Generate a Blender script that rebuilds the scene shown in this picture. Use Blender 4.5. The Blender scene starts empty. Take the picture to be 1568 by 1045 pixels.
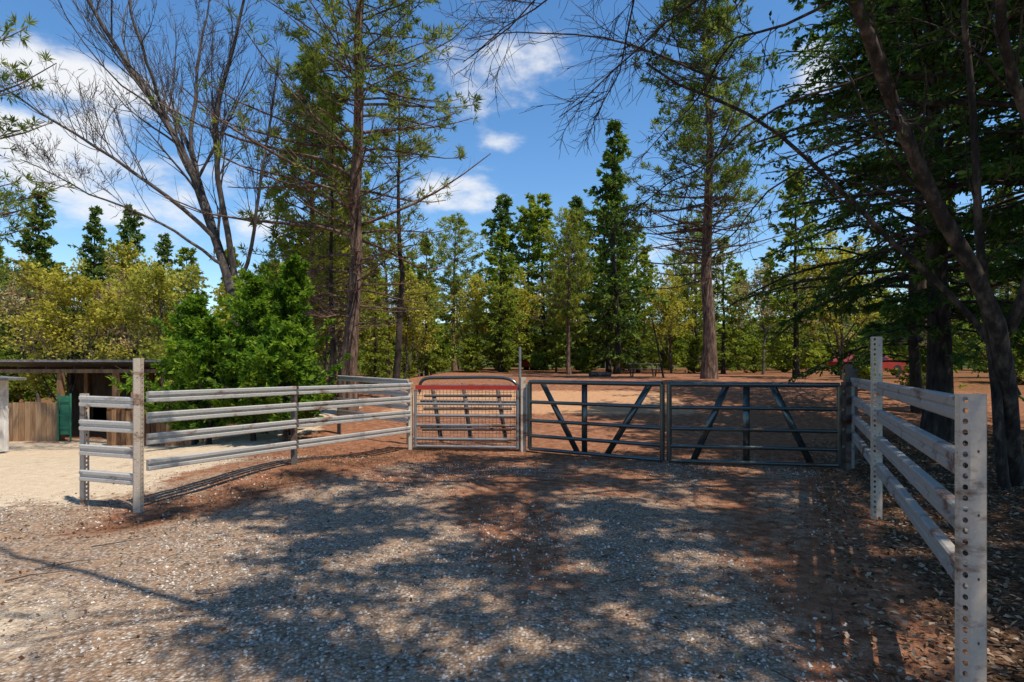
import bpy, math, numpy as np
R=np.random.default_rng(7)
def nrm(a): return a/np.maximum(np.linalg.norm(a,axis=-1,keepdims=True),1e-9)
def sm(a,b,x):
    t=np.clip((np.asarray(x,float)-a)/(b-a),0,1); return t*t*(3-2*t)
_H=np.random.default_rng(3).random((256,256))
def vn(x,y):
    x=np.asarray(x,float);y=np.asarray(y,float)
    xi=np.floor(x).astype(int);yi=np.floor(y).astype(int);fx=x-xi;fy=y-yi
    fx=fx*fx*(3-2*fx);fy=fy*fy*(3-2*fy);h=lambda a,b:_H[a%256,b%256]
    return (h(xi,yi)*(1-fx)+h(xi+1,yi)*fx)*(1-fy)+(h(xi,yi+1)*(1-fx)+h(xi+1,yi+1)*fx)*fy
def fbm(x,y,o=4):
    s=0;a=.5
    for i in range(o): s=s+a*vn(x*2**i+17*i,y*2**i+31*i);a*=.5
    return s/(1-.5**o)
def gz(x,y):
    x=np.asarray(x,float);y=np.asarray(y,float)
    c=sm(-10,-5,x)
    z=(.95*sm(11,28,y)+.3*sm(28,70,y))*c
    z=z+(1-c)*(-.85*sm(7,18,y)+1.3*sm(24,60,y))
    z=z+.17*np.exp(-((x+3.2)**2+(y-8.4)**2)/1.6)
    z=z+.05*(fbm(x*.7,y*.7,3)-.5)*sm(0,6,np.abs(y))+.02*(vn(x*4,y*4)-.5)
    z=z+(14+10*fbm(x*.012+9,y*.012,3))*sm(95,260,np.hypot(x,y))
    return z

# ------------------------------------------------------------ geometry builder
class Geo:
    def __init__(s): s.v=[];s.f=[];s.t=[];s.n=0
    def add(s,v,f,mat=0,tint=.5):
        v=np.asarray(v,float).reshape(-1,3);f=np.asarray(f,int)
        s.v.append(v);s.t.append(np.broadcast_to(np.asarray(tint,float),(len(v),)).copy())
        s.f.append((f+s.n,mat));s.n+=len(v)
    def mesh(s,name,mats,smooth=()):
        me=bpy.data.meshes.new(name)
        V=np.concatenate(s.v).astype(np.float32);T=np.concatenate(s.t).astype(np.float32)
        idx=np.concatenate([f.ravel() for f,_ in s.f]).astype(np.int32)
        tot=np.concatenate([np.full(len(f),f.shape[1]) for f,_ in s.f])
        mi=np.concatenate([np.full(len(f),m) for f,m in s.f]).astype(np.int32)
        st=np.concatenate([[0],np.cumsum(tot)[:-1]]).astype(np.int32)
        me.vertices.add(len(V));me.vertices.foreach_set('co',V.ravel())
        me.loops.add(len(idx));me.loops.foreach_set('vertex_index',idx)
        me.polygons.add(len(tot));me.polygons.foreach_set('loop_start',st)
        me.polygons.foreach_set('material_index',mi)
        me.polygons.foreach_set('use_smooth',np.isin(mi,list(smooth)))
        me.update(calc_edges=True)
        a=me.attributes.new('tint','FLOAT','POINT');a.data.foreach_set('value',T)
        for m in mats: me.materials.append(m)
        me.validate()
        return me
    def build(s,name,mats,smooth=(),loc=(0,0,0),rot=0,scale=1,parent=None):
        return place(s.mesh(name,mats,smooth),name,loc,rot,scale,parent)
def place(me,name,loc=(0,0,0),rot=0,scale=1,parent=None):
    o=bpy.data.objects.new(name,me);bpy.context.scene.collection.objects.link(o)
    o.location=loc;o.rotation_euler=(0,0,rot);o.scale=(scale,)*3 if np.isscalar(scale) else scale
    if parent: o.parent=parent
    return o
def empty(name,loc=(0,0,0)):
    o=bpy.data.objects.new(name,None);bpy.context.scene.collection.objects.link(o);o.location=loc;return o

def tubes(g,P,Rd,sides=5,mat=0,tint=.5):
    P=np.asarray(P,float)
    if P.ndim==2: P=P[None]
    N,S,_=P.shape;Rd=np.broadcast_to(np.asarray(Rd,float),(N,S))
    T=nrm(np.gradient(P,axis=1));ov=nrm(P[:,-1]-P[:,0])
    ref=np.where(np.abs(ov[:,2:3])>.75,np.array([[1.,0,0]]),np.array([[0,0,1.]]))[:,None,:]
    A=nrm(np.cross(T,ref));B=np.cross(T,A)
    an=np.arange(sides)*2*math.pi/sides
    V=P[:,:,None,:]+Rd[:,:,None,None]*(np.cos(an)[None,None,:,None]*A[:,:,None,:]+np.sin(an)[None,None,:,None]*B[:,:,None,:])
    n=np.arange(N)[:,None,None]*S*sides;s_=np.arange(S-1)[None,:,None]*sides;k=np.arange(sides)[None,None,:];k2=(k+1)%sides
    F=np.stack([n+s_+k,n+s_+k2,n+s_+sides+k2,n+s_+sides+k],-1).reshape(-1,4)
    if not np.isscalar(tint): tint=np.repeat(tint,S*sides)
    g.add(V.reshape(-1,3),F,mat,tint)
def leaves(g,C,D,L,W,mat=1,tint=.5):
    n=len(C);D=nrm(D);S=nrm(np.cross(D,R.normal(size=(n,3))))
    L=np.broadcast_to(L,(n,))[:,None];W=np.broadcast_to(W,(n,))[:,None]
    V=np.stack([C,C+.45*L*D+.5*W*S,C+L*D,C+.45*L*D-.5*W*S],1).reshape(-1,3)
    F=np.arange(4*n).reshape(n,4)
    g.add(V,F,mat,np.repeat(np.broadcast_to(tint,(n,)),4))
def limbs(P0,D,L,seg=5,wob=.1,bend=(0,0,0)):
    n=len(P0);t=np.linspace(0,1,seg)[None,:,None]
    d=nrm(nrm(D)[:,None,:]+np.cumsum(R.normal(size=(n,seg,3))*wob,1)+np.asarray(bend)*t)
    st=d*(np.broadcast_to(L,(n,))[:,None,None]/seg)
    return np.concatenate([P0[:,None,:],P0[:,None,:]+np.cumsum(st,1)],1)
def sample(P,k,a=.2,b=1.):
    N,S,_=P.shape;t=R.uniform(a,b,(N,k));x=t*(S-1);i=np.minimum(x.astype(int),S-2);f=(x-i)[...,None]
    n=np.arange(N)[:,None];p=P[n,i]*(1-f)+P[n,i+1]*f;T=nrm(P[n,i+1]-P[n,i])
    return p.reshape(-1,3),T.reshape(-1,3),t.ravel(),np.repeat(np.arange(N),k)
def path(pts,S=14):
    pts=np.asarray(pts,float);d=np.r_[0,np.cumsum(np.linalg.norm(np.diff(pts,axis=0),axis=1))]
    t=np.linspace(0,d[-1],S);P=np.stack([np.interp(t,d,pts[:,i]) for i in range(3)],1)
    for _ in range(2): P[1:-1]=.25*P[:-2]+.5*P[1:-1]+.25*P[2:]
    return P
def blen(P): return np.linalg.norm(np.diff(P,axis=1),axis=2).sum(1)
def spawn(P,r,k,lf,spread,up=.3,seg=4,wob=.12,bend=(0,0,.2),a=.25,minL=.15):
    p,T,t,i=sample(P,k,a,1.)
    D=nrm(T+R.normal(size=p.shape)*spread+np.array([0,0,up]))
    L=np.maximum(blen(P)[i]*lf*(1.15-.6*t)*R.uniform(.6,1.2,len(t)),minL)
    return limbs(p,D,L,seg,wob,bend),np.maximum(r[i]*(1-.7*t)*.55,.0035),i
def taper(r,S,e=.25): return r[:,None]*np.linspace(1,e,S)[None]

def conifer(h=15,rad=3,z0=1,nb=200,tw=10,lv=12,ll=.25,lw=.1,up=.1,droop=-.35,tr=.2,shape=.8,tuft=False,dens=1,sides=4,irr=.5,dead=0,puff=1.):
    g=Geo();S=14
    tz=np.linspace(0,1,S);tp=np.stack([np.cumsum(R.normal(size=S))*h*.0035,np.cumsum(R.normal(size=S))*h*.0035,tz*h],1);tp[:,:2]-=tp[0,:2]
    tubes(g,tp,tr*(1-tz*.93)*(1+.35*np.exp(-tz*25)),12,0)
    u=np.sort(R.random(nb))**1.0;z=z0+(h*.985-z0)*u
    az=np.arange(nb)*2.4+R.normal(size=nb)*.5
    off=R.random()*99
    L=rad*((1-u)**shape*.92+.06)*R.uniform(.6,1.15,nb)*np.minimum(1,.55+u*3)
    L*=(1-irr*.5)+irr*1.5*vn(off+1.3*np.cos(az)+u*7,off+1.3*np.sin(az)+u*5)
    D=np.stack([np.cos(az),np.sin(az),up+.7*u+R.normal(size=nb)*.12],1)
    P0=np.stack([np.interp(z,tp[:,2],tp[:,0]),np.interp(z,tp[:,2],tp[:,1]),z],1)
    P=limbs(P0,D,L,5,.09,(0,0,droop))
    if tuft: P[:,3:,2]+=np.array([.03,.09,.19])[None]*L[:,None]
    br=np.clip(L*.012,.007,.1)
    tubes(g,P,taper(br,6),sides,0)
    p,T,t,i=sample(P,tw,.18,1.)
    side=nrm(np.cross(T,[0,0,1.]))*R.choice([-1,1],len(t))[:,None]
    D2=T*.8+side*R.uniform(.2,1.1,(len(t),1))+R.normal(size=p.shape)*(.35 if tuft else .15)+np.array([0,0,.25 if tuft else -.12])
    L2=np.maximum(L[i]*.36*(1.15-t),.14*min(1,rad/2))
    P2=limbs(p,D2,L2,2,.12,(0,0,.3 if tuft else -.15));tubes(g,P2,taper(np.clip(L2*.012,.004,.02),3),3,0)
    btint=(R.random(nb)*.5)[i]
    if not tuft:
        q,T2,t2,j=sample(P2,lv,.05,1.)
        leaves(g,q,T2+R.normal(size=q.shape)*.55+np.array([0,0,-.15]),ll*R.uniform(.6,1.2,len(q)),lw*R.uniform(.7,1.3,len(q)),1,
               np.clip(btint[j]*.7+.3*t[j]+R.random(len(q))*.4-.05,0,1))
    else:
        alive=(u[i]>dead*R.uniform(.6,1.3,len(i)))
        m=np.concatenate([alive,alive&(R.random(len(i))<.6)])
        c=np.concatenate([P2[:,-1],.5*(P2[:,1]+P2[:,2])])[m];T2=np.concatenate([nrm(P2[:,-1]-P2[:,-2])]*2)[m];bt=np.concatenate([btint]*2)[m]
        keep=R.random(len(c))<dens;c=c[keep];T2=T2[keep];bt=bt[keep]
        q=np.repeat(c,lv,0);T3=np.repeat(T2,lv,0);bt=np.repeat(bt,lv)
        leaves(g,q,T3*.7+R.normal(size=q.shape)*.7*puff,ll*R.uniform(.7,1.15,len(q)),lw,1,np.clip(bt+R.random(len(q))*.5,0,1))
    return g
def broadleaf(h=10,spread=.5,nl=12,k1=8,k2=6,lv=14,ll=.2,lw=.15,tr=.16,start=.2):
    g=Geo();S=10;tz=np.linspace(0,1,S)
    tp=np.stack([np.cumsum(R.normal(size=S))*h*.012,np.cumsum(R.normal(size=S))*h*.012,tz*h*.75],1);tp[:,:2]-=tp[0,:2]
    tubes(g,tp,tr*(1-.8*tz),9,0)
    P,r,_=spawn(tp[None],np.array([tr]),nl,.55,spread*1.1,.35,6,.1,(0,0,.35),start);tubes(g,P,taper(r,7),5,0)
    P1,r1,_=spawn(P,r,k1,.55,.55,.25,4,.13);tubes(g,P1,taper(r1,5),4,0)
    P2,r2,i=spawn(P1,r1,k2,.6,.6,.15,3,.15,(0,0,.05));tubes(g,P2,taper(r2,4),3,0)
    if lv:
        bt=(R.random(len(P1))*.55)[i]
        q,T,t,j=sample(P2,lv,.1,1.)
        leaves(g,q+R.normal(size=q.shape)*.12,T+R.normal(size=q.shape),ll*R.uniform(.5,1.2,len(q)),lw*R.uniform(.6,1.2,len(q)),1,np.clip(bt[j]+R.random(len(q))*.45,0,1))
    return g
def boxf(g,c,s,rz=0,mat=0,tint=.5,rx=0,ry=0):
    x,y,z=[a/2 for a in s]
    V=np.array([[-x,-y,-z],[x,-y,-z],[x,y,-z],[-x,y,-z],[-x,-y,z],[x,-y,z],[x,y,z],[-x,y,z]])
    if rx: c1,s1=math.cos(rx),math.sin(rx);V=V@np.array([[1,0,0],[0,c1,s1],[0,-s1,c1]])
    if ry: c1,s1=math.cos(ry),math.sin(ry);V=V@np.array([[c1,0,-s1],[0,1,0],[s1,0,c1]])
    c1,s1=math.cos(rz),math.sin(rz);V=V@np.array([[c1,s1,0],[-s1,c1,0],[0,0,1]])
    g.add(V+np.asarray(c,float),[[0,3,2,1],[4,5,6,7],[0,1,5,4],[1,2,6,5],[2,3,7,6],[3,0,4,7]],mat,tint)
def extrude(g,prof,p0,p1,mat=0,tint=.5,flip=1):
    p0=np.asarray(p0,float);p1=np.asarray(p1,float);d=p1-p0;n=np.array([d[1],-d[0],0.]);n=nrm(n)*flip
    a=np.array([p0+n*u+np.array([0,0,w]) for u,w in prof]);b=np.array([p1+n*u+np.array([0,0,w]) for u,w in prof])
    k=len(prof);i=np.arange(k);j=(i+1)%k
    g.add(np.r_[a,b],np.stack([i,j,j+k,i+k],1),mat,tint)
    g.add(a,[list(range(k))],mat,tint);g.add(b,[list(range(k))[::-1]],mat,tint)
def perf(g,o,ud,w,h,pitch,r,mat=0,every=1,tint=.5):
    o=np.asarray(o,float);ud=nrm(np.asarray(ud,float));n=max(1,int(round(h/pitch)));ph=h/n
    for c in range(n):
        z0=c*ph
        if c%every: 
            g.add([o+[0,0,z0],o+ud*w+[0,0,z0],o+ud*w+[0,0,z0+ph],o+[0,0,z0+ph]],[[0,1,2,3]],mat,tint);continue
        out=[(0,0),(.5,0),(1,0),(1,.5),(1,1),(.5,1),(0,1),(0,.5)]
        V=[o+ud*w*a+np.array([0,0,z0+ph*b]) for a,b in out]
        for a in range(8):
            an=math.radians(-135+45*a);V.append(o+ud*(w*.5+r*math.cos(an))+np.array([0,0,z0+ph*.5+r*1.25*math.sin(an)]))
        g.add(V,[[k,(k+1)%8,(k+1)%8+8,k+8] for k in range(8)],mat,tint)
def perf_post(g,x,y,z0,z1,w=.085,ang=0,mat=0,depth=.06):
    """folded steel post: broad front web, a perforated bevel on its left, returns behind"""
    c,s=math.cos(ang),math.sin(ang);u=np.array([c,s,0]);v=np.array([-s,c,0]);o=np.array([x,y,z0])-u*w*.5
    h=z1-z0
    b=o-u*w*.30+v*.030
    perf(g,b,(o-b),np.linalg.norm(o-b),h,.052,.0115,mat)
    perf(g,o,u,w,h,.06,.007,mat,every=5)
    perf(g,o+u*w,v,depth,h,.05,.010,mat)
    perf(g,b,v,depth-.03,h,.2,.004,mat)
    perf(g,b+v*(depth-.03),u,.022,h,.2,.004,mat);perf(g,o+v*depth+u*w,-u,.022,h,.2,.004,mat)

# ------------------------------------------------------------ materials
class N:
    def __init__(s,name):
        s.m=bpy.data.materials.new(name);s.m.use_nodes=True;s.t=s.m.node_tree;s.t.nodes.clear()
        s.out=s.n('ShaderNodeOutputMaterial')
    def n(s,ty,**k):
        x=s.t.nodes.new(ty)
        for a,b in k.items():
            if a.startswith('i_'): x.inputs[a[2:].replace('_',' ')].default_value=b
            else: setattr(x,a,b)
        return x
    def l(s,a,b): s.t.links.new(a,b)
    def ramp(s,fac,stops):
        r=s.n('ShaderNodeValToRGB');e=r.color_ramp.elements
        while len(e)<len(stops): e.new(.5)
        for q,(p,c) in zip(e,stops): q.position=p;q.color=(*c,1)
        s.l(fac,r.inputs[0]);return r.outputs[0]
    def noise(s,sc,det=4,vec=None,rough=.55):
        x=s.n('ShaderNodeTexNoise');x.inputs['Scale'].default_value=sc;x.inputs['Detail'].default_value=det;x.inputs['Roughness'].default_value=rough
        s.l(vec if vec else s.co(),x.inputs['Vector']);return x.outputs['Fac']
    def co(s):
        if not hasattr(s,'_c'): s._c=s.n('ShaderNodeTexCoord').outputs['Object']
        return s._c
    def mapping(s,sc):
        m=s.n('ShaderNodeMapping');m.inputs['Scale'].default_value=sc;s.l(s.co(),m.inputs['Vector']);return m.outputs[0]
    def math(s,op,a,b=0,c=0,clamp=False):
        x=s.n('ShaderNodeMath',operation=op,use_clamp=clamp)
        for i,v in enumerate((a,b,c)):
            if isinstance(v,(int,float)): x.inputs[i].default_value=v
            else: s.l(v,x.inputs[i])
        return x.outputs[0]
    def mix(s,f,a,b,bt='MIX'):
        x=s.n('ShaderNodeMix',data_type='RGBA',blend_type=bt)
        for i,v in ((0,f),(6,a),(7,b)):
            if isinstance(v,(int,float)): x.inputs[i].default_value=v
            elif isinstance(v,tuple): x.inputs[i].default_value=(*v,1)
            else: s.l(v,x.inputs[i])
        return x.outputs[2]
    def attr(s,name): return s.n('ShaderNodeAttribute',attribute_name=name)
    def bump(s,h,st,dist):
        b=s.n('ShaderNodeBump');b.inputs['Strength'].default_value=st;b.inputs['Distance'].default_value=dist;s.l(h,b.inputs['Height']);return b.outputs[0]
def leafmat(name,stops,tr=.35,oi=.5):
    M=N(name);col=M.ramp(M.attr('tint').outputs['Fac'],stops)
    if oi:
        r=M.n('ShaderNodeObjectInfo').outputs['Random']
        col=M.mix(M.math('MULTIPLY',r,oi),col,M.mix(1.,col,(1.35,1.1,.9),'MULTIPLY'))
    p=M.n('ShaderNodeBsdfDiffuse');M.l(col,p.inputs['Color'])
    t=M.n('ShaderNodeBsdfTranslucent');M.l(M.mix(1.,col,(1.25,1.35,.65),'MULTIPLY'),t.inputs['Color'])
    x=M.n('ShaderNodeMixShader',i_Fac=tr);M.l(p.outputs[0],x.inputs[1]);M.l(t.outputs[0],x.inputs[2]);M.l(x.outputs[0],M.out.inputs[0])
    return M.m
def solid(name,stops,sc=8,stretch=(1,1,1),rough=.8,metal=0,bump=.3,bd=.01,det=4,use_t=0.,spec=.3):
    M=N(name);no=M.noise(sc,det,M.mapping(stretch),.65)
    f=no
    if use_t: f=M.math('ADD',M.math('MULTIPLY',no,1-use_t),M.math('MULTIPLY',M.attr('tint').outputs['Fac'],use_t),clamp=True)
    col=M.ramp(f,stops)
    p=M.n('ShaderNodeBsdfPrincipled',i_Roughness=rough,i_Metallic=metal);p.inputs['Specular IOR Level'].default_value=spec
    M.l(col,p.inputs['Base Color'])
    if bump: M.l(M.bump(no,bump,bd),p.inputs['Normal'])
    M.l(p.outputs[0],M.out.inputs[0]);return M.m

bark_pine=solid('bark_pine',[(.3,(.02,.013,.009)),(.5,(.13,.08,.055)),(.7,(.34,.22,.15))],9,(1,1,.25),.9,0,1,.05)
bark_dark=solid('bark_dark',[(.3,(.012,.009,.007)),(.6,(.06,.045,.035)),(.8,(.13,.10,.08))],8,(1,1,.3),.9,0,.6,.04,2)
bark_grey=solid('bark_grey',[(.3,(.035,.025,.02)),(.55,(.10,.08,.065)),(.8,(.22,.19,.155))],10,(1,1,.35),.85,0,.6,.02,2)
bark_oak=solid('bark_oak',[(.3,(.010,.008,.006)),(.5,(.045,.032,.023)),(.75,(.18,.13,.09))],9,(1,1,.4),.85,0,.9,.03)
L_pine=leafmat('pine_needles',[(0,(.04,.065,.025)),(.45,(.135,.185,.05)),(1,(.38,.43,.12))],.38)
L_pineY=leafmat('pine_needles_young',[(0,(.06,.09,.025)),(.45,(.19,.24,.045)),(1,(.44,.46,.10))],.4)
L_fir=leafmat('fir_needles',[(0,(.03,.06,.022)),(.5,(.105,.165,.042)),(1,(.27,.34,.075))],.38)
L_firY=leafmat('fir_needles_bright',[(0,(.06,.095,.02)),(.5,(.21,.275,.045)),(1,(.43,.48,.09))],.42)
L_dark=leafmat('cedar_needles_dark',[(0,(.018,.045,.018)),(.5,(.065,.125,.034)),(1,(.21,.31,.07))],.4,.1)
L_bush=leafmat('bush_foliage',[(0,(.02,.06,.010)),(.45,(.10,.20,.024)),(1,(.32,.43,.05))],.42,.3)
L_yel=leafmat('spring_leaves',[(0,(.14,.14,.03)),(.5,(.38,.37,.07)),(1,(.60,.57,.13))],.42)
L_tan=leafmat('budding_leaves',[(0,(.16,.11,.06)),(.5,(.38,.30,.16)),(1,(.52,.47,.23))],.35)
L_oak=leafmat('oak_leaves',[(0,(.02,.04,.01)),(.5,(.05,.09,.02)),(1,(.12,.16,.04))],.2,0)

def weathered(name,base,rust,thr=.55,rough=.45,metal=.35):
    M=N(name);a=M.noise(3,6,M.mapping((1,1,2.5)),.7);b=M.noise(38,4);c=M.noise(1.1,2)
    col=M.mix(b,tuple(x*.7 for x in base),tuple(min(1,x*1.15) for x in base))
    f=M.ramp(M.math('ADD',a,M.math('MULTIPLY',M.math('SUBTRACT',c,.5),.5)),[(thr,(0,0,0)),(thr+.13,(1,1,1))])
    col=M.mix(f,col,M.mix(b,tuple(x*.5 for x in rust),rust))
    p=M.n('ShaderNodeBsdfPrincipled',i_Metallic=metal);M.l(col,p.inputs['Base Color'])
    M.l(M.math('ADD',M.math('MULTIPLY',f,.35),rough),p.inputs['Roughness']);M.l(M.bump(b,.25,.004),p.inputs['Normal'])
    M.l(p.outputs[0],M.out.inputs[0]);return M.m
m_rail=weathered('weathered_galvanised_rail',(.68,.64,.57),(.30,.16,.09),.57,.4)
m_railR=weathered('weathered_rail_dull',(.40,.36,.31),(.23,.11,.065),.55,.6,.1)
m_post=weathered('weathered_tan_post',(.60,.48,.35),(.30,.16,.09),.54,.65,0)
m_dark=weathered('rusty_dark_post',(.13,.11,.09),(.14,.06,.03),.5,.6,.2)
m_gate=weathered('green_grey_gate_paint',(.125,.145,.135),(.15,.08,.045),.60,.24,.7)
m_red=weathered('red_gate_paint',(.50,.035,.018),(.22,.09,.05),.62,.5,0)
m_grey=weathered('grey_tube',(.32,.31,.29),(.18,.10,.055),.57,.4,.4)
m_wood=solid('weathered_planks',[(.25,(.06,.03,.016)),(.5,(.30,.165,.08)),(.75,(.56,.36,.20))],5,(3,3,.4),.85,0,.4,.01,use_t=.45)
m_woodg=solid('grey_wood',[(.3,(.05,.04,.03)),(.55,(.16,.12,.09)),(.8,(.3,.25,.2))],6,(1,1,.3),.85,0,.4,.01,use_t=.3)
m_roof=solid('tin_roof',[(.3,(.10,.09,.085)),(.6,(.32,.30,.28)),(.8,(.42,.40,.38))],4,(1,1,1),.5,.3,.2,.01)
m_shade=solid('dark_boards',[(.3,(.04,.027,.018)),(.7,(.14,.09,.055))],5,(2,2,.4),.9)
m_white=solid('white_siding',[(.3,(.45,.42,.38)),(.6,(.7,.68,.64))],4,(1,1,1),.7)
m_green=solid('green_panel_paint',[(.3,(.03,.16,.09)),(.7,(.06,.26,.15))],4,(1,1,1),.6)
m_carr=solid('red_car_paint',[(.3,(.30,.03,.02)),(.7,(.36,.04,.03))],3,(1,1,1),.3,0,0)
m_glass=solid('car_glass',[(.3,(.01,.012,.015)),(.7,(.02,.022,.025))],3,(1,1,1),.1,0,0,spec=.6)
m_tyre=solid('tyre_rubber',[(.3,(.015,.015,.015)),(.7,(.03,.03,.03))],8)

# ------------------------------------------------------------ ground
def axis(a,b,n,far):
    mid=np.linspace(a,b,n);st=(b-a)/n;o=[]
    d=st
    x=b
    while x<far: d=min(d*1.18,16);x+=d;o.append(x)
    neg=[];d=st;x=a
    while x>-far: d=min(d*1.18,16);x-=d;neg.append(x)
    return np.array(neg[::-1]+list(mid)+o)
xs=axis(-14,14,260,900);ys=axis(1,26,230,900)
X,Y=np.meshgrid(xs,ys,indexing='ij');Z=gz(X,Y)
gx,gy=len(xs),len(ys);I=np.arange(gx*gy).reshape(gx,gy)
G=Geo();G.add(np.stack([X,Y,Z],-1).reshape(-1,3),np.stack([I[:-1,:-1],I[1:,:-1],I[1:,1:],I[:-1,1:]],-1).reshape(-1,4))
M=N('driveway_dirt_and_gravel')
nz=M.noise(.9,5,None,.6);nf=M.noise(7,5,None,.65);nff=M.noise(55,3)
jit=M.math('MULTIPLY',M.math('SUBTRACT',nf,.5),1.3);jit2=M.math('MULTIPLY',M.math('SUBTRACT',nz,.5),1.4)
def mask(nm,lo=.32,hi=.7,k=1.):
    j=M.math('ADD',jit,jit2)
    if k!=1.: j=M.math('MULTIPLY',j,k)
    return M.ramp(M.math('ADD',M.attr(nm).outputs['Fac'],j),[(lo,(0,0,0)),(hi,(1,1,1))])
vo=M.n('ShaderNodeTexVoronoi',i_Scale=44.);M.l(M.co(),vo.inputs['Vector'])
sep=M.n('ShaderNodeSeparateColor');M.l(vo.outputs['Color'],sep.inputs[0])
grav=M.ramp(sep.outputs[0],[(0,(.20,.145,.10)),(.4,(.48,.39,.30)),(.8,(.74,.64,.52)),(1,(.90,.82,.70))])
grav=M.mix(M.ramp(vo.outputs['Distance'],[(.0,(0,0,0)),(.85,(1,1,1))]),grav,(.18,.11,.065))
grav=M.mix(M.ramp(nf,[(.42,(0,0,0)),(.66,(.8,.8,.8))]),grav,(.47,.285,.165))
red=M.ramp(nf,[(.25,(.15,.060,.032)),(.5,(.34,.150,.080)),(.75,(.50,.28,.165))])
tan=M.ramp(nf,[(.25,(.60,.43,.27)),(.75,(.80,.65,.46))])
arena_sunpatch=M.ramp(nf,[(.25,(.50,.25,.125)),(.75,(.68,.40,.22))])  # bare arena dirt, paler because its pool of sunlight is painted into the colour
lit=M.ramp(M.noise(24,4,None,.7),[(.3,(.03,.018,.011)),(.5,(.13,.07,.04)),(.7,(.32,.20,.13))])
forest=M.ramp(nf,[(.3,(.14,.062,.03)),(.55,(.28,.13,.062)),(.75,(.27,.21,.07))])
hill=M.ramp(M.noise(.35,6,None,.75),[(.35,(.02,.03,.012)),(.5,(.06,.085,.025)),(.65,(.15,.16,.04))])
c=M.mix(mask('gravel'),red,grav)
c=M.mix(mask('tan'),c,tan);c=M.mix(mask('arena_sunpatch',k=.6),c,arena_sunpatch);c=M.mix(mask('litter'),c,lit);c=M.mix(mask('forest'),c,forest)
c=M.mix(M.attr('hill').outputs['Fac'],c,hill)
c=M.mix(.3,c,M.ramp(nff,[(.3,(.3,.3,.3)),(.62,(1,1,1))]),'MULTIPLY')
hsum=M.math('ADD',M.math('MULTIPLY',vo.outputs['Distance'],-.8),M.math('ADD',M.math('MULTIPLY',nf,1.4),M.math('MULTIPLY',nff,.6)))
p=M.n('ShaderNodeBsdfDiffuse')
M.l(c,p.inputs['Color']);M.l(M.bump(hsum,.75,.03),p.inputs['Normal']);M.l(p.outputs[0],M.out.inputs[0])
me=G.mesh('ground',[M.m],(0,))
fenceX=.80+.507*Y
nn=fbm(X*.45+5,Y*.45,3)
gravel=np.clip(1-sm(.0,.8,X-(fenceX-1.1)),0,1)*(1-sm(9.3,10.6,Y))
gravel=gravel*(1-.7*np.exp(-((X-.05+.16*(Y-5))/.45)**2)*sm(3.0,4.6,Y))
gravel*=1-.7*np.exp(-((X-2.0-.25*(Y-4))/.4)**2)*sm(2.3,3.6,Y)
gravel=gravel*(.25+1.3*nn)
gravel*=1-.6*sm(5.6,8.6,Y)
lf=-4.06+.46*(Y-6.2)
edge=np.exp(-((X-lf-.4)/.5)**2)*sm(4.8,5.8,Y)*(1-sm(10.5,12,Y));gravel*=1-.8*edge
leftl=(1-sm(-5.2,-4.2,X))
tanm=leftl*sm(5.5,7.5,Y)*(1-sm(17,21,Y))*.9
tanm=np.maximum(tanm,.6*(1-sm(-3.2,-1.6,X+ .3*(Y-3)))*(1-sm(3.6,4.8,Y)))
arena_sunpatch_m=sm(15.5,17.,Y)*(1-sm(20.5,22.5,Y))*sm(-4.5,-3,X)*(1-sm(4.8,6.2,X))  # extent of the sunlit patch painted on the arena dirt
litm=sm(-.35,.35,X-fenceX)*(1-sm(11,16,Y))*1.1
litm=np.maximum(litm,edge*.5)
form=np.clip(np.maximum(sm(38,50,Y),sm(14,19,np.abs(X))*sm(14,26,Y)),0,1)
form=np.maximum(form,sm(38,60,np.hypot(X,Y)))
for nm,a in (('gravel',gravel),('tan',tanm),('arena_sunpatch',arena_sunpatch_m),('litter',litm),('forest',form),('hill',sm(70,100,np.hypot(X,Y)))):
    at=me.attributes.new(nm,'FLOAT','POINT');at.data.foreach_set('value',np.clip(a,0,1).astype(np.float32).ravel())
place(me,'ground')

def stones(n,x0,x1,y0,y1,s0,s1,cond=None):
    x=R.uniform(x0,x1,n);y=y0+(y1-y0)*R.random(n)**1.4
    if cond is not None: k=cond(x,y);x=x[k];y=y[k]
    n=len(x);s=R.uniform(s0,s1,n)*R.uniform(.5,1.,n)
    o=np.array([[1,0,0],[0,1,0],[-1,0,0],[0,-1,0],[0,0,.8],[0,0,-.8]])*1.
    V=o[None]*R.uniform(.55,1.15,(n,6,3))+R.normal(size=(n,6,3))*.18
    a=R.uniform(0,6.28,n);ca,sa=np.cos(a)[:,None],np.sin(a)[:,None]
    V=np.stack([V[...,0]*ca-V[...,1]*sa,V[...,0]*sa+V[...,1]*ca,V[...,2]],-1)*s[:,None,None]/2
    V+=np.stack([x,y,gz(x,y)+s*.12],-1)[:,None]
    F=np.array([[0,1,4],[1,2,4],[2,3,4],[3,0,4],[1,0,5],[2,1,5],[3,2,5],[0,3,5]])
    return V.reshape(-1,3),(F[None]+6*np.arange(n)[:,None,None]).reshape(-1,3),np.repeat(R.random(n),6)
m_stone=solid('gravel_stone',[(.15,(.17,.125,.09)),(.5,(.42,.35,.27)),(.85,(.70,.62,.51))],3,use_t=.85,bump=0)
g=Geo()
cond=lambda x,y:(x<.3+.507*y)&(fbm(x*.8+3,y*.8,3)>R.uniform(.38,.66,len(x)))
v_,f_,t_=stones(50000,-6.5,5.2,2.2,9.8,.009,.038,cond);g.add(v_,f_,0,t_)
g.build('gravel',[m_stone])
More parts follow.
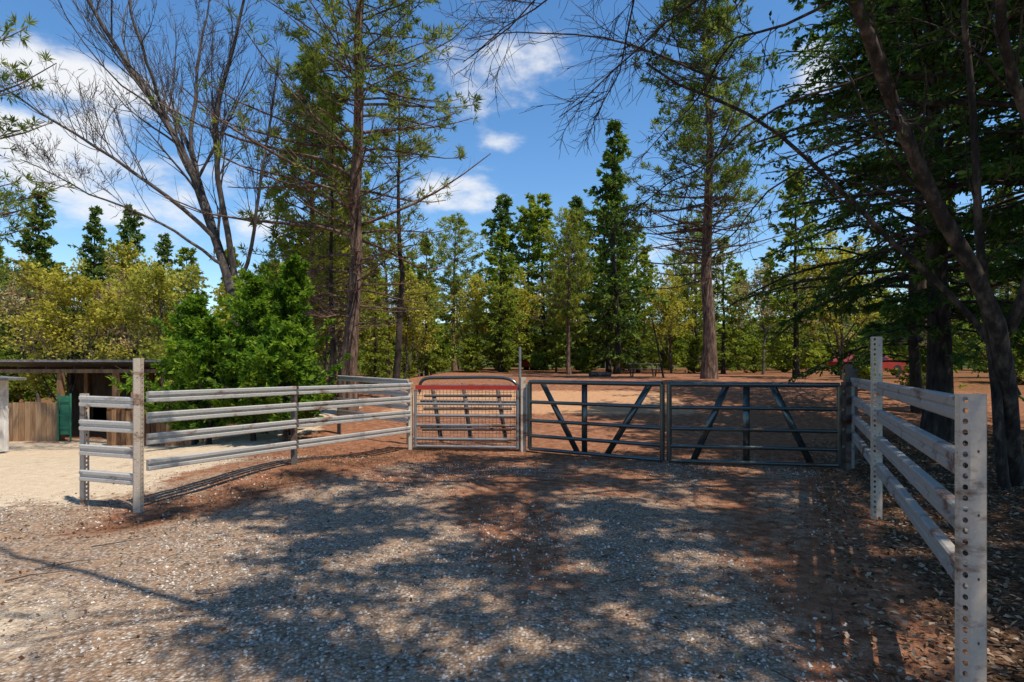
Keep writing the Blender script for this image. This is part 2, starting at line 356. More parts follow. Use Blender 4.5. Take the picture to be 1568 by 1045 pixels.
def litter(name,n,fx,size,stops,h=.02):
    x,y=fx(n);n=len(x);g=Geo();C=np.stack([x,y,gz(x,y)+R.uniform(.003,h,n)],1)
    D=np.stack([R.normal(size=n),R.normal(size=n),R.normal(size=n)*.3],1)
    D=nrm(D);S=nrm(np.cross(D,np.stack([R.normal(size=n)*.4,R.normal(size=n)*.4,np.ones(n)],1)))
    L=(size*R.uniform(.5,1.3,n))[:,None];W=L*R.uniform(.3,.6,n)[:,None]
    V=np.stack([C,C+.5*L*D+.5*W*S+[0,0,.006],C+L*D,C+.5*L*D-.5*W*S],1).reshape(-1,3)
    g.add(V,np.arange(4*n).reshape(n,4),0,np.repeat(R.random(n),4))
    g.build(name,[leafmat(name+'_mat',stops,.15,0)])
def fR(n):
    y=2+10*R.random(n)**1.3;x=.8+.507*y-.6+R.random(n)**.9*6;return x,y
litter('leaf_litter',28000,fR,.055,[(0,(.05,.03,.018)),(.5,(.21,.12,.07)),(1,(.52,.39,.27))],.03)
def fL(n):
    y=2.4+9*R.random(n);x=R.uniform(-5.5,5.5,n);lf=-4.06+.46*(y-6.2);k=R.random(n)<np.exp(-((x-lf-.4)/.7)**2)*(y>5.2)+.10+.4*np.exp(-((y-10.2)/.8)**2)+.35*np.exp(-((x-.507*y)/.5)**2);return x[k],y[k]
litter('fallen_leaves',34000,fL,.036,[(0,(.05,.025,.015)),(.5,(.22,.10,.05)),(1,(.42,.27,.15))],.015)
g=Geo();n=300;y=2.4+9*R.random(n);x=np.where(R.random(n)<.8,.8+.507*y+R.uniform(-.8,3,n),R.uniform(-4,4,n))
P=limbs(np.stack([x,y,gz(x,y)+.012],1),np.stack([R.normal(size=n),R.normal(size=n),np.zeros(n)],1),R.uniform(.12,.5,n),3,.12)
P[...,2]=gz(P[...,0],P[...,1])+.012+R.random(P.shape[:2])*.02
tubes(g,P,taper(R.uniform(.003,.007,n),4),4,0);g.build('fallen_twigs',[bark_grey],(0,))

# ------------------------------------------------------------ fences
prof=[(-.012,-.058),(.018,-.058),(.03,-.05),(.03,-.022),(.004,-.012),(.004,.012),(.03,.022),(.03,.05),(.018,.058),(-.012,.058)]
prof2=[(-.045,-.062),(.0,-.062),(.012,-.052),(.012,-.012),(.004,-.004),(.004,.004),(.012,.012),(.012,.052),(0,.062),(-.045,.062),(-.045,.05),(-.012,.045),(-.012,-.045),(-.045,-.05)]
g=Geo();P1=(2.215,2.70);P2=(3.80,5.93);P3=(5.36,9.0)
perf_post(g,P1[0],P1[1],gz(*P1)-.05,1.465,.08,.02,1,.06)
perf_post(g,P2[0],P2[1]-.05,gz(*P2)-.05,1.90,.065,.1,1)
perf_post(g,P3[0],P3[1],gz(*P3)-.05,1.62,.07,.1,2)
boxf(g,(P3[0]+.14,P3[1]+.17,.75),(.09,.09,1.6),.2,2)
for za,zb in ((1.385,1.35),(1.105,1.065),(.83,.79),(.56,.51)):
    a=np.array([P1[0]-.01,P1[1]+.09,za]);b=np.array([P3[0]-.01,P3[1]-.03,zb])
    mid=a+(b-a)*.51
    extrude(g,prof2,a,mid-(b-a)*.001,0,R.random(),flip=-1);extrude(g,prof2,mid+(b-a)*.001,b,0,R.random(),flip=-1)
o=g.build('metal_rail_fence',[m_railR,m_post,m_dark])
so=o.modifiers.new('thickness','SOLIDIFY');so.thickness=.003
g=Geo();A=np.array([-4.06,6.20]);B=np.array([-3.18,8.30]);C=np.array([-1.93,10.8]);Dp=np.array([-4.90,6.48])
perf_post(g,A[0],A[1]-.04,gz(*A)-.06,1.68,.075,.05,1)
perf_post(g,Dp[0],Dp[1],gz(*Dp)-.06,1.28,.07,-.3,1)
boxf(g,(B[0],B[1]+.0,.66),(.085,.08,1.24),.45,2);boxf(g,(B[0],B[1],1.29),(.11,.10,.02),.45,2)
boxf(g,(C[0],C[1],.64),(.085,.085,1.28),.4,1)
for za,zb,zc in ((1.255,1.24,1.21),(1.025,1.0,.965),(.79,.755,.70),(.505,.45,.395)):
    extrude(g,prof,(A[0]+.05,A[1]+.05,za),(B[0]+.03,B[1]-.05,zb),0,R.random())
    extrude(g,prof,(B[0]+.03,B[1]+.05,zb-.006),(C[0]+.0,C[1]-.05,zc),0,R.random())
for za in (1.20,.93,.65,.36):
    extrude(g,prof,(Dp[0]+.02,Dp[1]-.03,za),(A[0]-.03,A[1]+.03,za-.01),0)
o=g.build('metal_rail_fence',[m_rail,m_post,m_dark]);so=o.modifiers.new('thickness','SOLIDIFY');so.thickness=.003
g=Geo();E=[(-3.95,13.0),(-2.1,11.6)]
for q in E: boxf(g,(q[0],q[1],gz(*q)+.6),(.09,.09,1.35),.3,1)
for z in (1.32,1.08,.82,.55): extrude(g,prof,(E[0][0],E[0][1]-.06,z),(E[1][0],E[1][1]-.06,z-.06),0)
g.build('metal_rail_fence',[m_rail,m_dark])

# ------------------------------------------------------------ gates
def rect_tube(g,p0,p1,r=.025,mat=0,sides=10):
    P=np.array([p0,p1],float)[None];P=np.stack([P[:,0]*(1-t)+P[:,1]*t for t in (0,.5,1)],1);tubes(g,P,r,sides,mat)
def gate(name,p0,p1,zs,diags,verts,r=.033,mat=m_gate):
    g=Geo();p0=np.array(p0,float);p1=np.array(p1,float)
    L=np.linalg.norm(p1-p0);q=lambda s,z:(*(p0+(p1-p0)*s),z)
    nrmv=np.array([-(p1-p0)[1],(p1-p0)[0]])/L
    for i,z in enumerate(zs): rect_tube(g,q(.012,z),q(.988,z),r if i else r*1.25)
    for s in (.012,.988): rect_tube(g,q(s,zs[-1]),q(s,zs[0]),r*1.25)
    for s in verts: 
        a=np.array(q(s,zs[0]));b=np.array(q(s,zs[-1]));a[:2]+=nrmv*.038;b[:2]+=nrmv*.038;boxf(g,(a+b)/2,(.10,.02,a[2]-b[2]),math.atan2((p1-p0)[1],(p1-p0)[0]))
    for (s0,s1) in diags:
        a=np.array(q(s0,zs[0]));b=np.array(q(s1,zs[-1]));a[:2]+=nrmv*.062;b[:2]+=nrmv*.062
        n=np.array([*nrmv,0]);d=nrm(b-a);u=np.cross(d,n)*.05
        V=[a-u,a+u,b+u,b-u];V+= [v+n*.018 for v in V]
        g.add(V,[[0,1,2,3],[7,6,5,4],[0,4,5,1],[1,5,6,2],[2,6,7,3],[3,7,4,0]])
    return g.build(name,[mat],(0,))
zs=(1.30,.93,.59,.31,.07)
Gl=(.30,10.5);Gr=(5.05,8.72)
gate('metal_gate',Gl,(2.455,9.185),zs,[(.10,.38),(.90,.60)],[.44])
gate('metal_gate',(2.50,9.165),Gr,zs,[(.36,.16),(.62,.84)],[.47])
g=Geo()
boxf(g,(.20,10.58,.67),(.10,.10,1.42),.3,0);tubes(g,np.array([[.14,10.66,0],[.15,10.66,1.],[.15,10.66,1.95]]),.025,8,1)
rect_tube(g,(.28,10.50,.3),(.28,10.50,1.25),.03,1)
g.build('gate_post',[m_post,m_grey],(1,))
g=Geo();boxf(g,(5.17,8.80,.64),(.10,.10,1.42),.2,0);boxf(g,(5.30,8.9,.64),(.07,.07,1.30),.2,1)
for z in (.35,.62,.92,1.2): boxf(g,(5.1,8.77,z),(.12,.03,.035),.2,1)
g.build('gate_post',[m_dark,m_grey])
g=Geo();a=np.array([-1.84,10.75]);b=np.array([.12,10.56]);q=lambda s,z,o=0:(a[0]+(b[0]-a[0])*s,a[1]+(b[1]-a[1])*s+o,z)
an=math.atan2(*(b-a)[::-1])
boxf(g,q(.5,1.19),(1.93,.05,.08),an,1)
for z in (.88,.66,.48,.22,.08): rect_tube(g,q(.01,z),q(.99,z),.026)
for s in (.01,.99): rect_tube(g,q(s,.06),q(s,1.14),.03)
for s in np.linspace(.04,.96,28): rect_tube(g,q(s,.08,.02),q(s,1.14,.02),.0045,0,3)
for z in np.linspace(.12,1.1,15): rect_tube(g,q(.02,z,.024),q(.98,z,.024),.0045,0,3)
g.build('metal_gate',[m_grey,m_red],(0,))
g=Geo();cx=np.array([[-1.95,12.0,.2],[-1.95,12.0,1.05],[-1.95,12,1.27],[-1.85,11.98,1.34],[-.5,11.8,1.36],[-.05,11.7,1.34],[.12,11.65,1.22],[.18,11.62,1.0],[.18,11.6,.2]]);tubes(g,path(cx,50),.035,8)
for z in (1.15,.85,.55,.3): rect_tube(g,(-1.93,12,z),(.16,11.6,z),.025)
g.build('corral_panel',[m_gate],(0,))
g=Geo()
for x0,x1,zt in ((-1.6,-1.38,1.22),(-.98,-.80,1.25),(-.3,-.12,1.22)):
    V0=np.array([x0,11.35,zt]);V1=np.array([x1,11.1,.12]);d=np.array([.04,0,0]);n=np.array([0,.03,0]);V=[V0-d,V0+d,V1+d,V1-d];V+=[v+n for v in V]
    g.add(V,[[0,1,2,3],[7,6,5,4],[0,4,5,1],[1,5,6,2],[2,6,7,3],[3,7,4,0]],1)
for z,y_ in ((1.2,11.33),(1.0,11.3),(.75,11.23),(.35,11.13)): rect_tube(g,(-1.75,y_,z),(.0,y_,z),.028,1)
g.build('corral_panel',[m_gate,m_dark],(1,))

# ------------------------------------------------------------ buildings on the left
root=empty('open_wooden_shed')
g=Geo()
boxf(g,(-14.4,21.0,1.62),(8.2,5.0,.05),0,0,rx=-.05)
for i in range(41): boxf(g,(-18.4+i*.2,21.0,1.66),(.03,5.02,.03),0,0,rx=-.05)
g.build('roof',[m_roof],parent=root)
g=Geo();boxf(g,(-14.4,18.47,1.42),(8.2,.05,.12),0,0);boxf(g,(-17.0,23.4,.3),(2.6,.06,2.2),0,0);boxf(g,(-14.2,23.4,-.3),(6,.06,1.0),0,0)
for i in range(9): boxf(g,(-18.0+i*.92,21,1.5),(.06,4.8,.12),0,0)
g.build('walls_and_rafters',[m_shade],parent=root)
g=Geo()
for x in (-17.4,-14.75,-12.95,-10.6): boxf(g,(x,18.6,.3),(.15,.15,2.35),0,0,R.random());boxf(g,(x,23.3,.3),(.15,.15,2.35),0,0,R.random())
g.build('posts',[m_wood],parent=root)
g=Geo();x=-17.2
while x<-14.85:
    w=.16+.04*R.random();h=1.28+.05*R.random();z=float(gz(x,18.9));boxf(g,(x+w/2,18.4+.01*R.random(),z+h/2-.05),(w-.014,.025,h),0,0,.35+.6*R.random());x+=w
for zz in (.25,1.05): boxf(g,(-16.0,18.44,-.85+zz+.05),(2.2,.04,.09),0,0,.2)
g.build('plank_fence',[m_wood])
g=Geo();x=-12.4
while x<-8.2:
    w=.15;h=1.1+.06*R.random();yy=17.4;z=float(gz(x,yy));boxf(g,(x+w/2,yy,z+h/2-.05),(w-.02,.025,h),0,0,R.random()*.6);x+=w
for zz in (.3,.9): boxf(g,(-10.3,17.43,-.6+zz),(4.2,.04,.09),0,0,.2)
g.build('plank_fence',[m_wood])
g=Geo();boxf(g,(-14.4,18.35,.0),(.34,.05,1.25),0,0)
for z in (-.4,.0,.45): boxf(g,(-14.4,18.31,z),(.34,.03,.05),0,0)
rect_tube(g,(-14.6,18.3,-.8),(-14.6,18.3,.7),.03);rect_tube(g,(-14.2,18.3,-.8),(-14.2,18.3,.7),.03)
g.build('green_stall_door',[m_green])
root=empty('small_white_shed')
g=Geo();boxf(g,(-14.1,14.0,.35),(2.1,1.5,1.9),0,0)
for i in range(15): boxf(g,(-15.05+i*.142,13.23,.35),(.05,.03,1.9),0,0)
for i in range(10): boxf(g,(-13.035,13.33+i*.148,.35),(.03,.05,1.9),0,0)
g.build('walls',[m_white],parent=root)
g=Geo();boxf(g,(-14.0,13.95,1.33),(2.5,2.0,.06),0,0,ry=.06);g.build('roof',[m_roof],parent=root)

# ------------------------------------------------------------ vehicles and yard things
def car(name,loc,rot,paint):
    root=empty(name,loc);root.rotation_euler=(0,0,rot)
    pr_=[(-2.2,.4),(-2.25,.85),(-1.9,1.05),(-1.2,1.42),(.2,1.45),(.95,1.0),(2.0,.88),(2.2,.65),(2.15,.35)]
    g=Geo();k=len(pr_);rows=[]
    for yy,s in ((-.88,.0),(-.82,.03),(.82,.03),(.88,.0)):
        rows.append([(x,yy*(1 if z<1.1 else .82),z+(s if z>.6 else 0)) for x,z in pr_])
    V=np.array(rows).reshape(-1,3);F=[]
    for r_ in range(3):
        for i in range(k): j=(i+1)%k;F.append([r_*k+i,r_*k+j,(r_+1)*k+j,(r_+1)*k+i])
    g.add(V,F,0);g.add(V[:k],[list(range(k))],0);g.add(V[3*k:],[list(range(k))[::-1]],0)
    g.build('body',[paint],parent=root)
    g=Geo()
    for s in (-1,1):
        q=[(-1.35,1.02),(-1.05,1.36),(.15,1.38),(.68,1.04)]
        g.add([(x,s*(.885 if z<1.1 else .74),z) for x,z in q],[[0,1,2,3]],0)
    g.build('windows',[m_glass],parent=root)
    g=Geo()
    for wx in (-1.45,1.4):
        for s in (-1,1): tubes(g,np.array([[wx,s*.66,.34],[wx,s*.78,.34],[wx,s*.92,.34]]),.34,18);tubes(g,np.array([[wx,s*.92,.34],[wx,s*.925,.34],[wx,s*.93,.34]]),[[.34,.2,.01]],18)
    g.build('wheels',[m_tyre],parent=root)
car('parked_car',(22.5,36,float(gz(22.5,36))),.3,m_carr)
car('parked_car',(.8,56,float(gz(.8,56))-.1),.1,m_carr)
g=Geo();t=(7.6,33);z=float(gz(*t));
for i in range(5): boxf(g,(t[0],t[1]-.3+i*.15,z+.75),(1.9,.13,.04),0,0,.5+.5*R.random())
for s in (-.68,.68): boxf(g,(t[0],t[1]+s,z+.45),(1.9,.26,.04),0,0,.8)
for xx in (-.65,.65):
    boxf(g,(t[0]+xx,t[1],z+.42),(.06,1.5,.09))
    for s in (-1,1): boxf(g,(t[0]+xx,t[1]+s*.42,z+.37),(.06,.1,.85),0,0,.3,rx=-s*.5)
g.build('picnic_table',[m_woodg])
g=Geo()
for i in range(5): rect_tube(g,(4.6+R.normal()*.1,33+i*.28,float(gz(5,33))+.12),(5.7+R.normal()*.1,33+i*.28,float(gz(5,33))+.12),.12,0)
g.build('log_pile',[bark_grey])
g=Geo();tubes(g,path([(8.0,30,.9),(7.7,30,2.6),(7.3,30.,4.4)],6),[[.06,.055,.05,.045,.035,.02]],6);g.build('leaning_dead_sapling',[bark_dark])

# ------------------------------------------------------------ individual trees
def gr(x,y): return (x,y,float(gz(x,y))-.05)
g=conifer(20,3.7,2.4,270,13,14,.24,.03,.05,-.35,.22,.3,True,.58,irr=.7,dead=.25);g.build('ponderosa_pine',[bark_pine,L_pine],(0,),gr(-4.6,16),.4)
g=conifer(22,3.7,4.8,250,13,12,.30,.05,.0,-.25,.33,.45,True,.75,irr=.7,dead=.2);g.build('ponderosa_pine',[bark_pine,L_pine],(0,),gr(9.7,28),1.2)
g=conifer(13,2.6,1.5,130,11,12,.26,.04,.1,-.2,.17,.6,True,.7,dead=.15);g.build('ponderosa_pine',[bark_pine,L_pineY],(0,),gr(-7.4,21),2.2)
g=conifer(15,3.5,2.8,150,13,13,.22,.03,.1,-.2,.2,.5,True,.9);g.build('ponderosa_pine',[bark_pine,L_pine],(0,),gr(-13.8,12.4),2.)
g=conifer(18,3.2,7.5,110,11,11,.30,.05,.0,-.25,.24,.45,True,.8,irr=.7);g.build('ponderosa_pine',[bark_pine,L_pine],(0,),gr(14.2,20),.3)
g=conifer(10,1.5,2.0,80,7,10,.22,.03,.1,-.3,.11,.6,True,.6,dead=.3);g.build('pine_sapling',[bark_dark,L_pineY],(0,),gr(-5.7,18),0)
g=conifer(11,1.6,2.5,90,7,10,.22,.03,.1,-.3,.13,.6,True,.6,dead=.3);g.build('pine_sapling',[bark_dark,L_pineY],(0,),gr(-3.9,19),0)
g=Geo();yb=15.
A_=path([(-7.1,yb,-.4),(-7.1,yb,2.4),(-7.45,yb,4),(-8.3,yb+.2,6.1),(-9.2,yb+.3,8),(-10.6,yb,10.2),(-12,yb-.3,12.5)])
B_=path([(-7.35,yb,3.8),(-7.6,yb-.3,5.6),(-7.6,yb-.8,7.8),(-7.0,yb-1,9.6),(-6.4,yb-1.2,12)])
C_=path([(-8.2,yb+.2,5.9),(-8.5,yb+.6,8),(-8.6,yb+1,10),(-8.2,yb+1.3,12.5)])
D_=path([(-7.8,yb,5),(-9.2,yb-.4,6.4),(-11,yb-.7,7.6),(-13,yb-1,8.9)])
E_=path([(-7.9,yb,5.2),(-9.0,yb+.9,7.5),(-10.,yb+1.6,9.2),(-11.6,yb+2,11)])
F_=path([(-9.2,yb+.2,8.1),(-9.4,yb-.6,10),(-9.6,yb-1,12.4)])
G_=path([(-7.3,yb,3.4),(-6.6,yb-.3,5.2),(-6.2,yb-.6,7.2),(-5.8,yb-.8,9.6)])
H_=path([(-7.5,yb,4.2),(-8.8,yb-.5,5.2),(-10.6,yb-.9,5.9),(-12.2,yb-1.2,6.6)])
P=np.stack([A_,B_,C_,D_,E_,F_,G_,H_]);P+=np.cumsum(R.normal(size=P.shape)*.03,1);r=np.array([.17,.09,.07,.06,.065,.05,.06,.045]);tubes(g,P,taper(r,14,.2),8,0)
Pa,ra,_=spawn(P,r*.6,20,.32,.5,.45,6,.12,(0,0,.3),.3);tubes(g,Pa,taper(ra,7),5,0)
Pb,rb,_=spawn(Pa,ra,8,.5,.5,.3,4,.12,(0,0,.2),.2);tubes(g,Pb,taper(rb,5),4,0)
Pc,rc,_=spawn(Pb,rb*.8,4,.55,.5,.2,3,.12,(0,0,.1),.2);tubes(g,Pc,taper(np.maximum(rc,.006),4,.6),3,0)
g.build('bare_oak_tree',[bark_grey],(0,))
for (x,y,h,rd) in ((-4.6,11.5,2.3,1.05),(-5.5,12.1,3.4,1.1),(-6.5,12.2,2.6,1.15),(-7.2,12.9,3.3,1.15),(-7.7,13.9,2.5,1.0),(-5.0,12.9,4.0,1.1),(-6.2,13.6,3.8,1.3)):
    g=conifer(h,rd,.1,85,9,17,.13,.048,.75,-.05,.05,.7,sides=3,irr=1.3);g.build('evergreen_bush',[bark_dark,L_bush],(0,),gr(x,y),R.random()*6)

# right side cedars
for (x,y,h,rd,z0,nb,tw,dn) in ((9.1,12.2,15,3.9,2.2,180,18,18),(11.8,16.5,14,4.4,1.5,150,14,13),(9.4,8.4,13,3.6,2.7,165,18,18),(13,11,15,4,1.2,150,13,12),(10.2,4.0,14,3.9,3.4,150,13,12)):
    g=conifer(h,rd,z0,nb,tw,dn,.15,.055,.05,-.45,.25 if x<9.2 else .15,.4,sides=4,irr=.9);g.build('cedar_tree',[bark_dark,L_dark],(0,),gr(x,y),R.random()*6)
g=Geo()
T1=path([(6.9,7.7,-.1),(6.6,7.4,1.3),(6.15,7,2.1),(5.67,7,3.13),(4.95,6.8,3.95),(4.23,6.5,4.95),(3.3,6,5.9),(2.2,5.5,7),(1,5,8)])
T2=path([(6.35,7.3,-.1),(6.2,7.3,1.4),(6.1,7.3,2.7),(5.9,7.2,4.6),(5.5,6.8,7),(5.2,6,8.5)])
T3=path([(6.7,7.5,1.2),(6.5,7.8,2.05),(5.66,8,3.07),(4.74,8,4.36),(4.19,8,4.9),(3.0,8,5.6),(2.2,7.8,5.9)])
T4=path([(6.3,7.2,2.0),(6.4,6.6,3.2),(5.6,6.2,4.4),(5.0,5.9,5.3),(4.3,5,7),(3.4,4,8.4)])
P=np.stack([T1,T2,T3,T4]);P+=np.cumsum(R.normal(size=P.shape)*.035,1);r=np.array([.115,.065,.05,.07]);tubes(g,P,taper(r,14,.3),9,0)
H=np.stack([path(q,10) for q in (
 [(3.4,6.1,5.9),(2.3,6.3,5.9),(1.4,6.5,5.2),(.55,6.7,4.2)],
 [(3.2,6.1,6.1),(1.6,6.4,6.5),(.4,6.7,5.8),(-.5,7,5.2)],
 [(4.2,6.5,5.0),(3.1,7,4.8),(2.1,7.2,4.1),(1.2,7.3,3.7)],
 [(2.2,5.6,7),(1.6,6.6,6.6),(1.5,7.4,5.7),(1.0,8,5.0)],
 [(4.6,6.7,4.5),(3.6,7.4,4.2),(2.9,7.7,3.6),(2.5,7.9,2.9)],
 [(2.2,5.5,7),(1.2,6.4,6.9),(.2,7.4,6.2),(-.8,8,5.9)],
 [(3.6,6.2,5.7),(2.9,6.9,5.7),(2.3,7.4,5.0),(1.9,7.8,4.4)],
 [(3,8,5.6),(2,8.3,6.2),(.8,8.6,6.5),(-.6,9,6.6)])])
H+=np.cumsum(R.normal(size=H.shape)*.04,1);tubes(g,H,taper(np.full(len(H),.02),10,.3),5,0)
rh=np.full(len(H),.016)
Q,rq,_=spawn(H,rh,15,.32,.6,-.05,5,.18,(0,0,-.1),.15);tubes(g,Q,taper(np.maximum(rq,.005),6,.4),4,0)
Q2,rq2,_=spawn(Q,rq,9,.55,.6,-.05,4,.18,(0,0,-.05),.15);tubes(g,Q2,taper(np.maximum(rq2,.004),5,.6),3,0)
K,rk,_=spawn(P,r*.5,14,.22,.6,.1,6,.12,(0,0,.0),.3);tubes(g,K,taper(rk,7),5,0)
K2,rk2,_=spawn(K,rk,6,.45,.5,.0,4,.14,(0,0,-.1));tubes(g,K2,taper(rk2,5),3,0)
q,T,t,j=sample(K2[::2],4,.3,1.);leaves(g,q,T+R.normal(size=q.shape)*.7,.07,.04,1,R.random(len(q)))
def crown(g,src,els,lv=60,ll=.12,lw=.08,sp=.24):
    src=np.asarray(src).reshape(-1,3)
    for c,rd,n in els:
        u=nrm(R.normal(size=(n,3)))*R.random((n,1))**.4;C=np.asarray(c)+u*np.asarray(rd)
        d=np.linalg.norm(C[:,None]-src[None],axis=2)+2*np.maximum(0,src[None,:,2]-C[:,None,2]);S0=src[d.argmin(1)]
        t=np.linspace(0,1,7)[None,:,None];Pm=S0[:,None]*(1-t)+C[:,None]*t;Pm[...,2]+=(.5*np.sin(t*math.pi))[...,0];Pm[:,1:-1]+=R.normal(size=(n,5,3))*.07
        tubes(g,Pm,taper(np.full(n,.022),7,.3),4,0)
        W_=limbs(np.repeat(C,5,0),R.normal(size=(n*5,3))*[1.4,.8,.6]+[0,0,.1],R.uniform(.25,.6,n*5),3,.15);tubes(g,W_,taper(np.full(n*5,.008),4),3,0)
        q,T,tt,j=sample(W_,lv//5,.1,1.);leaves(g,q+R.normal(size=q.shape)*sp*.35,T+R.normal(size=q.shape),ll*R.uniform(.6,1.3,len(q)),lw,1,R.random(len(q)))
crown(g,P[:, 8:],[((3.9,4.2,9.0),(3.6,2.6,1.4),60),((5.2,6.1,9.4),(3.4,1.6,1.1),44),((8.2,6.2,9.3),(2.4,2.6,1.6),34),((1.4,3.2,9),(1.8,1.6,.9),16)],190)
g.build('oak_tree',[bark_oak,L_oak],(0,))
g=Geo()
U1=path([(6.2,-1.6,-.1),(5.8,-1.2,2.5),(5.0,-.5,5),(3.6,.2,6.6),(2.4,.6,8.2)])
U2=path([(5.0,-.5,5),(2.8,.3,6.7),(.9,1.2,7.0),(-1.3,2.3,7.1),(-2.8,3,7.5)])
U3=path([(5.0,-.5,5),(3.0,-.6,6.6),(.6,.2,6.9),(-1.4,1.0,7.2),(-3.0,1.3,7.6)])
U4=path([(5.6,-1,3.5),(6.2,.2,5.6),(6.3,1.6,7.4),(6.2,2.6,9)])
P=np.stack([U1,U2,U3,U4]);P[:,1:]+=np.cumsum(R.normal(size=P[:,1:].shape)*.06,1);r=np.array([.22,.07,.055,.1]);tubes(g,P,taper(r,14,.3),9,0)
K,rk,_=spawn(P,r*.6,12,.28,.5,.1,5,.14,(0,0,.1),.35);tubes(g,K,taper(rk,6),5,0)
K2,rk2,_=spawn(K,rk,6,.5,.5,.1,4,.14);tubes(g,K2,taper(np.maximum(rk2,.006),5),3,0)
crown(g,P[[0,3],8:],[((4.8,.9,8.8),(2.8,2.1,1.3),54),((7.2,2.4,9.2),(2.8,2.4,1.4),56),((2.5,1.5,8.9),(1.6,1.4,.8),13)],190)
g.build('oak_tree',[bark_oak,L_oak],(0,))

# ------------------------------------------------------------ forest backdrop (real instanced trees)
forest_root=empty('distant_forest')
var={}
def addv(k,g,mats): var.setdefault(k,[]).append(g.mesh('forest_'+k,mats,(0,)))
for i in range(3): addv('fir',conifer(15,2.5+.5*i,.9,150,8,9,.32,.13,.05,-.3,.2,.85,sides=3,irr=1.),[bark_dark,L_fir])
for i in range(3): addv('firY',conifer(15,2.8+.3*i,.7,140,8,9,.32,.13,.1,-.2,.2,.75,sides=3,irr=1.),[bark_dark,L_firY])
for i in range(2): addv('pine',conifer(15,3.0,4.5,105,8,8,.38,.08,.1,-.1,.22,.4,True,.8,sides=3,irr=1.),[bark_pine,L_pineY])
for i in range(3): addv('yel',broadleaf(12,.6,17,9,6,8,.25,.17,.14,.12),[bark_grey,L_yel])
for i in range(2): addv('tanb',broadleaf(12,.6,16,9,7,4,.22,.13,.13,.15),[bark_grey,L_tan])
addv('shrub',broadleaf(4,.9,18,7,6,16,.22,.16,.05,.02),[bark_dark,L_firY])
addv('shrub',conifer(4,1.9,.1,110,7,12,.22,.1,.5,-.1,.06,.4,sides=3,irr=.9),[bark_dark,L_firY])
hb={'fir':15,'firY':15,'pine':15,'yel':11.5,'tanb':11.5,'shrub':4}
def ft(k,x,y,h,name='forest_tree'):
    me=var[k][R.integers(len(var[k]))];s=h/hb[k]
    sx=s*R.uniform(.9,1.2)
    place(me,name,(x,y,float(gz(x,y))-.1),R.random()*6.28,(sx,sx,s),forest_root)
def row(b0,b1,d0,d1,step,h0,h1,kinds,pr_):
    b=b0
    while b<b1:
        D=R.uniform(d0,d1);k=R.choice(kinds,p=pr_);ft(k,b*D,D,R.uniform(h0,h1)*(.85 if k in('yel','tanb') else 1));b+=step/D*R.uniform(.6,1.4)
row(-1.15,-.42,25,33,3.3,6.,9.5,['yel','tanb','firY','fir'],[.38,.30,.22,.10])
row(-1.2,-.3,38,48,3.8,10,14,['yel','fir','pine','firY'],[.2,.25,.25,.3])
row(-.42,.30,42,50,3.5,7,12,['yel','firY','fir','tanb','pine'],[.22,.28,.08,.2,.22])
row(-.42,.30,53,64,4.2,11,15,['fir','firY','pine'],[.3,.45,.25])
row(.28,.6,38,48,3.4,7,10,['yel','firY','tanb','fir'],[.28,.27,.35,.1])
row(.28,1.2,50,64,4.0,10,14,['fir','firY','pine','tanb'],[.3,.25,.2,.25])
row(.5,1.2,26,36,4.0,8,12,['yel','tanb','firY','fir'],[.25,.35,.2,.2])
row(-1.3,1.3,74,95,5.4,13,17,['fir','firY','pine'],[.4,.4,.2])
row(-.5,1.1,42,47,3.4,1.2,2.8,['shrub'],[1.])
row(-1.2,-.35,24,30,2.4,1.6,3.2,['shrub'],[1.])
row(-1.2,1.2,50,56,3.0,3,5,['shrub'],[1.])
row(.62,1.15,18,26,3.2,1.2,2.6,['shrub'],[1.])
def solo(k,b,D,h): ft(k,b*D,D,h)
solo('fir',.185,40,17.8);solo('fir',.17,44,15.5);solo('firY',.025,56,17.4);solo('firY',.055,55,17.);solo('fir',-.02,58,18);solo('fir',.117,54,16.6);solo('firY',.10,46,12)
solo('firY',-.02,45,11.5);solo('fir',-.83,37,13.5);solo('fir',-.665,45,14.5);solo('fir',-.74,41,13.5);solo('pine',-.30,32,13);solo('pine',-.22,34,10);solo('firY',-.15,38,9.5);solo('pine',.33,45,12)
solo('pine',-.28,36,11);solo('yel',-.33,26,8);solo('yel',-.62,24,6.8);solo('yel',-.78,23,6.5);solo('pine',-.345,23,12);solo('firY',-.24,30,7);solo('yel',-.19,33,6.5);solo('pine',.10,38,11)

# ------------------------------------------------------------ light, sky, camera
sd=np.array([.40,-.33,1.]);sd/=np.linalg.norm(sd)
el=math.asin(sd[2]);az=math.atan2(sd[0],sd[1])
sun=bpy.data.lights.new('sun','SUN');sun.energy=5.;sun.angle=math.radians(.53);sun.color=(1,.93,.82)
so=bpy.data.objects.new('sun',sun);bpy.context.scene.collection.objects.link(so)
from mathutils import Vector
so.rotation_euler=Vector(tuple(-sd)).to_track_quat('-Z','Y').to_euler();so.location=(10,-10,30)
w=bpy.data.worlds.new('World');bpy.context.scene.world=w;w.use_nodes=True;nt=w.node_tree;nt.nodes.clear()
def wn(ty,**k):
    x=nt.nodes.new(ty)
    for a,b in k.items(): setattr(x,a,b)
    return x
lk=nt.links.new
sky=wn('ShaderNodeTexSky',sky_type='NISHITA',sun_disc=False,sun_elevation=el,sun_rotation=az,altitude=300,air_density=1.1,dust_density=.2,ozone_density=2.8)
hs=wn('ShaderNodeHueSaturation');hs.inputs['Saturation'].default_value=1.22;hs.inputs['Value'].default_value=1.5;lk(sky.outputs[0],hs.inputs['Color'])
tc=wn('ShaderNodeTexCoord')
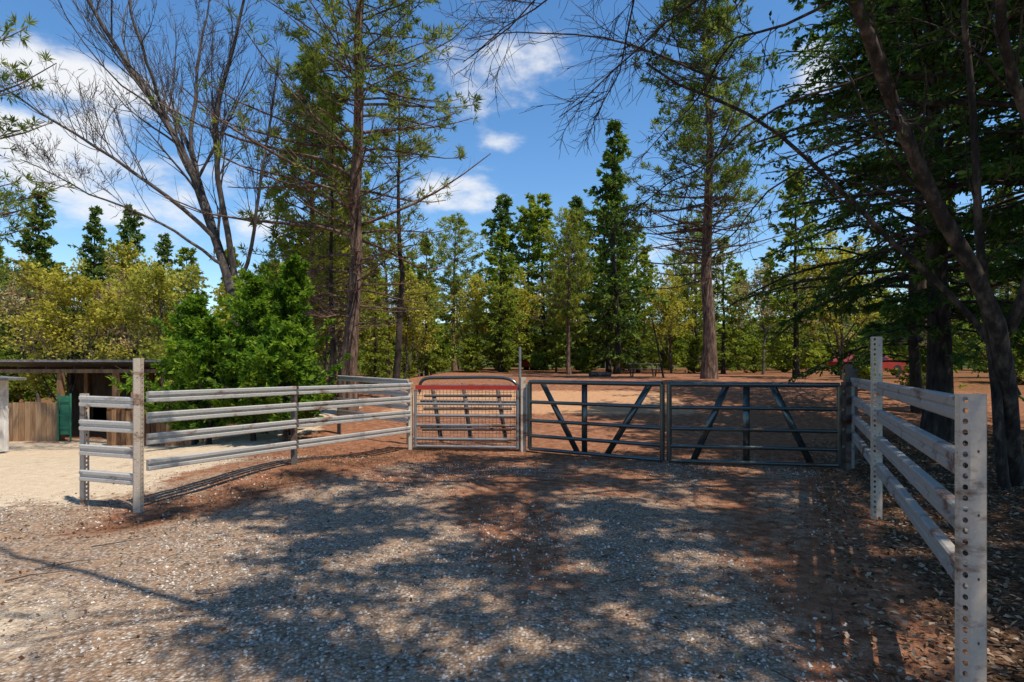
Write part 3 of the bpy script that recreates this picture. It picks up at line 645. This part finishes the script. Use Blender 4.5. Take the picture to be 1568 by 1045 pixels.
def wm(op,a,b=0.,clamp=False):
    x=wn('ShaderNodeMath',operation=op,use_clamp=clamp)
    for i,v in enumerate((a,b)):
        if isinstance(v,(int,float)): x.inputs[i].default_value=v
        else: lk(v,x.inputs[i])
    return x.outputs[0]
cov=None
for (bx,bz,rx,rz,am) in ((-.76,.50,.14,.05,1.),(-.80,.37,.17,.09,1.1),(-.66,.28,.18,.07,1.),(-.02,.53,.12,.07,1.),(-.03,.395,.05,.025,.8),(-.11,.30,.12,.05,.7),(.53,.51,.05,.05,.8),(.30,.17,.16,.06,.9),(-.45,.25,.1,.05,.7)):
    c=np.array([bx,1,bz]);c/=np.linalg.norm(c)
    s=wn('ShaderNodeVectorMath',operation='SUBTRACT');lk(tc.outputs['Generated'],s.inputs[0]);s.inputs[1].default_value=tuple(c)
    m=wn('ShaderNodeVectorMath',operation='MULTIPLY');lk(s.outputs[0],m.inputs[0]);m.inputs[1].default_value=(1/rx,1/rx,1/rz)
    l=wn('ShaderNodeVectorMath',operation='LENGTH');lk(m.outputs[0],l.inputs[0])
    v=wm('MULTIPLY',wm('SUBTRACT',1.25,l.outputs['Value'],True),am)
    cov=v if cov is None else wm('MAXIMUM',cov,v)
mp=wn('ShaderNodeMapping');mp.inputs['Scale'].default_value=(1,1,2.2);lk(tc.outputs['Generated'],mp.inputs['Vector'])
no=wn('ShaderNodeTexNoise');no.inputs['Scale'].default_value=6.5;no.inputs['Detail'].default_value=6;no.inputs['Roughness'].default_value=.6;lk(mp.outputs[0],no.inputs['Vector'])
f=wm('ADD',wm('MULTIPLY',cov,.66),wm('MULTIPLY',wm('SUBTRACT',no.outputs['Fac'],.5),1.7))
mr=wn('ShaderNodeMapRange',interpolation_type='SMOOTHSTEP');mr.inputs['From Min'].default_value=.22;mr.inputs['From Max'].default_value=.74;lk(f,mr.inputs['Value'])
mx=wn('ShaderNodeMix',data_type='RGBA');lk(wm('MULTIPLY',mr.outputs[0],.95),mx.inputs[0]);lk(hs.outputs[0],mx.inputs[6]);mx.inputs[7].default_value=(7.8,7.9,8.1,1)
bg=wn('ShaderNodeBackground');bg.inputs['Strength'].default_value=.12;lk(mx.outputs[2],bg.inputs['Color'])
ow=wn('ShaderNodeOutputWorld');lk(bg.outputs[0],ow.inputs[0])
sc=bpy.context.scene
sc.view_settings.view_transform='Standard';sc.view_settings.look='None';sc.view_settings.exposure=0
cd=bpy.data.cameras.new('camera');cd.lens=20;cd.sensor_width=36;cd.shift_y=.024;cd.clip_end=3000;cd.clip_start=.05
co=bpy.data.objects.new('camera',cd);sc.collection.objects.link(co);co.location=(0,0,1.6);co.rotation_euler=(math.radians(90),0,0);sc.camera=co
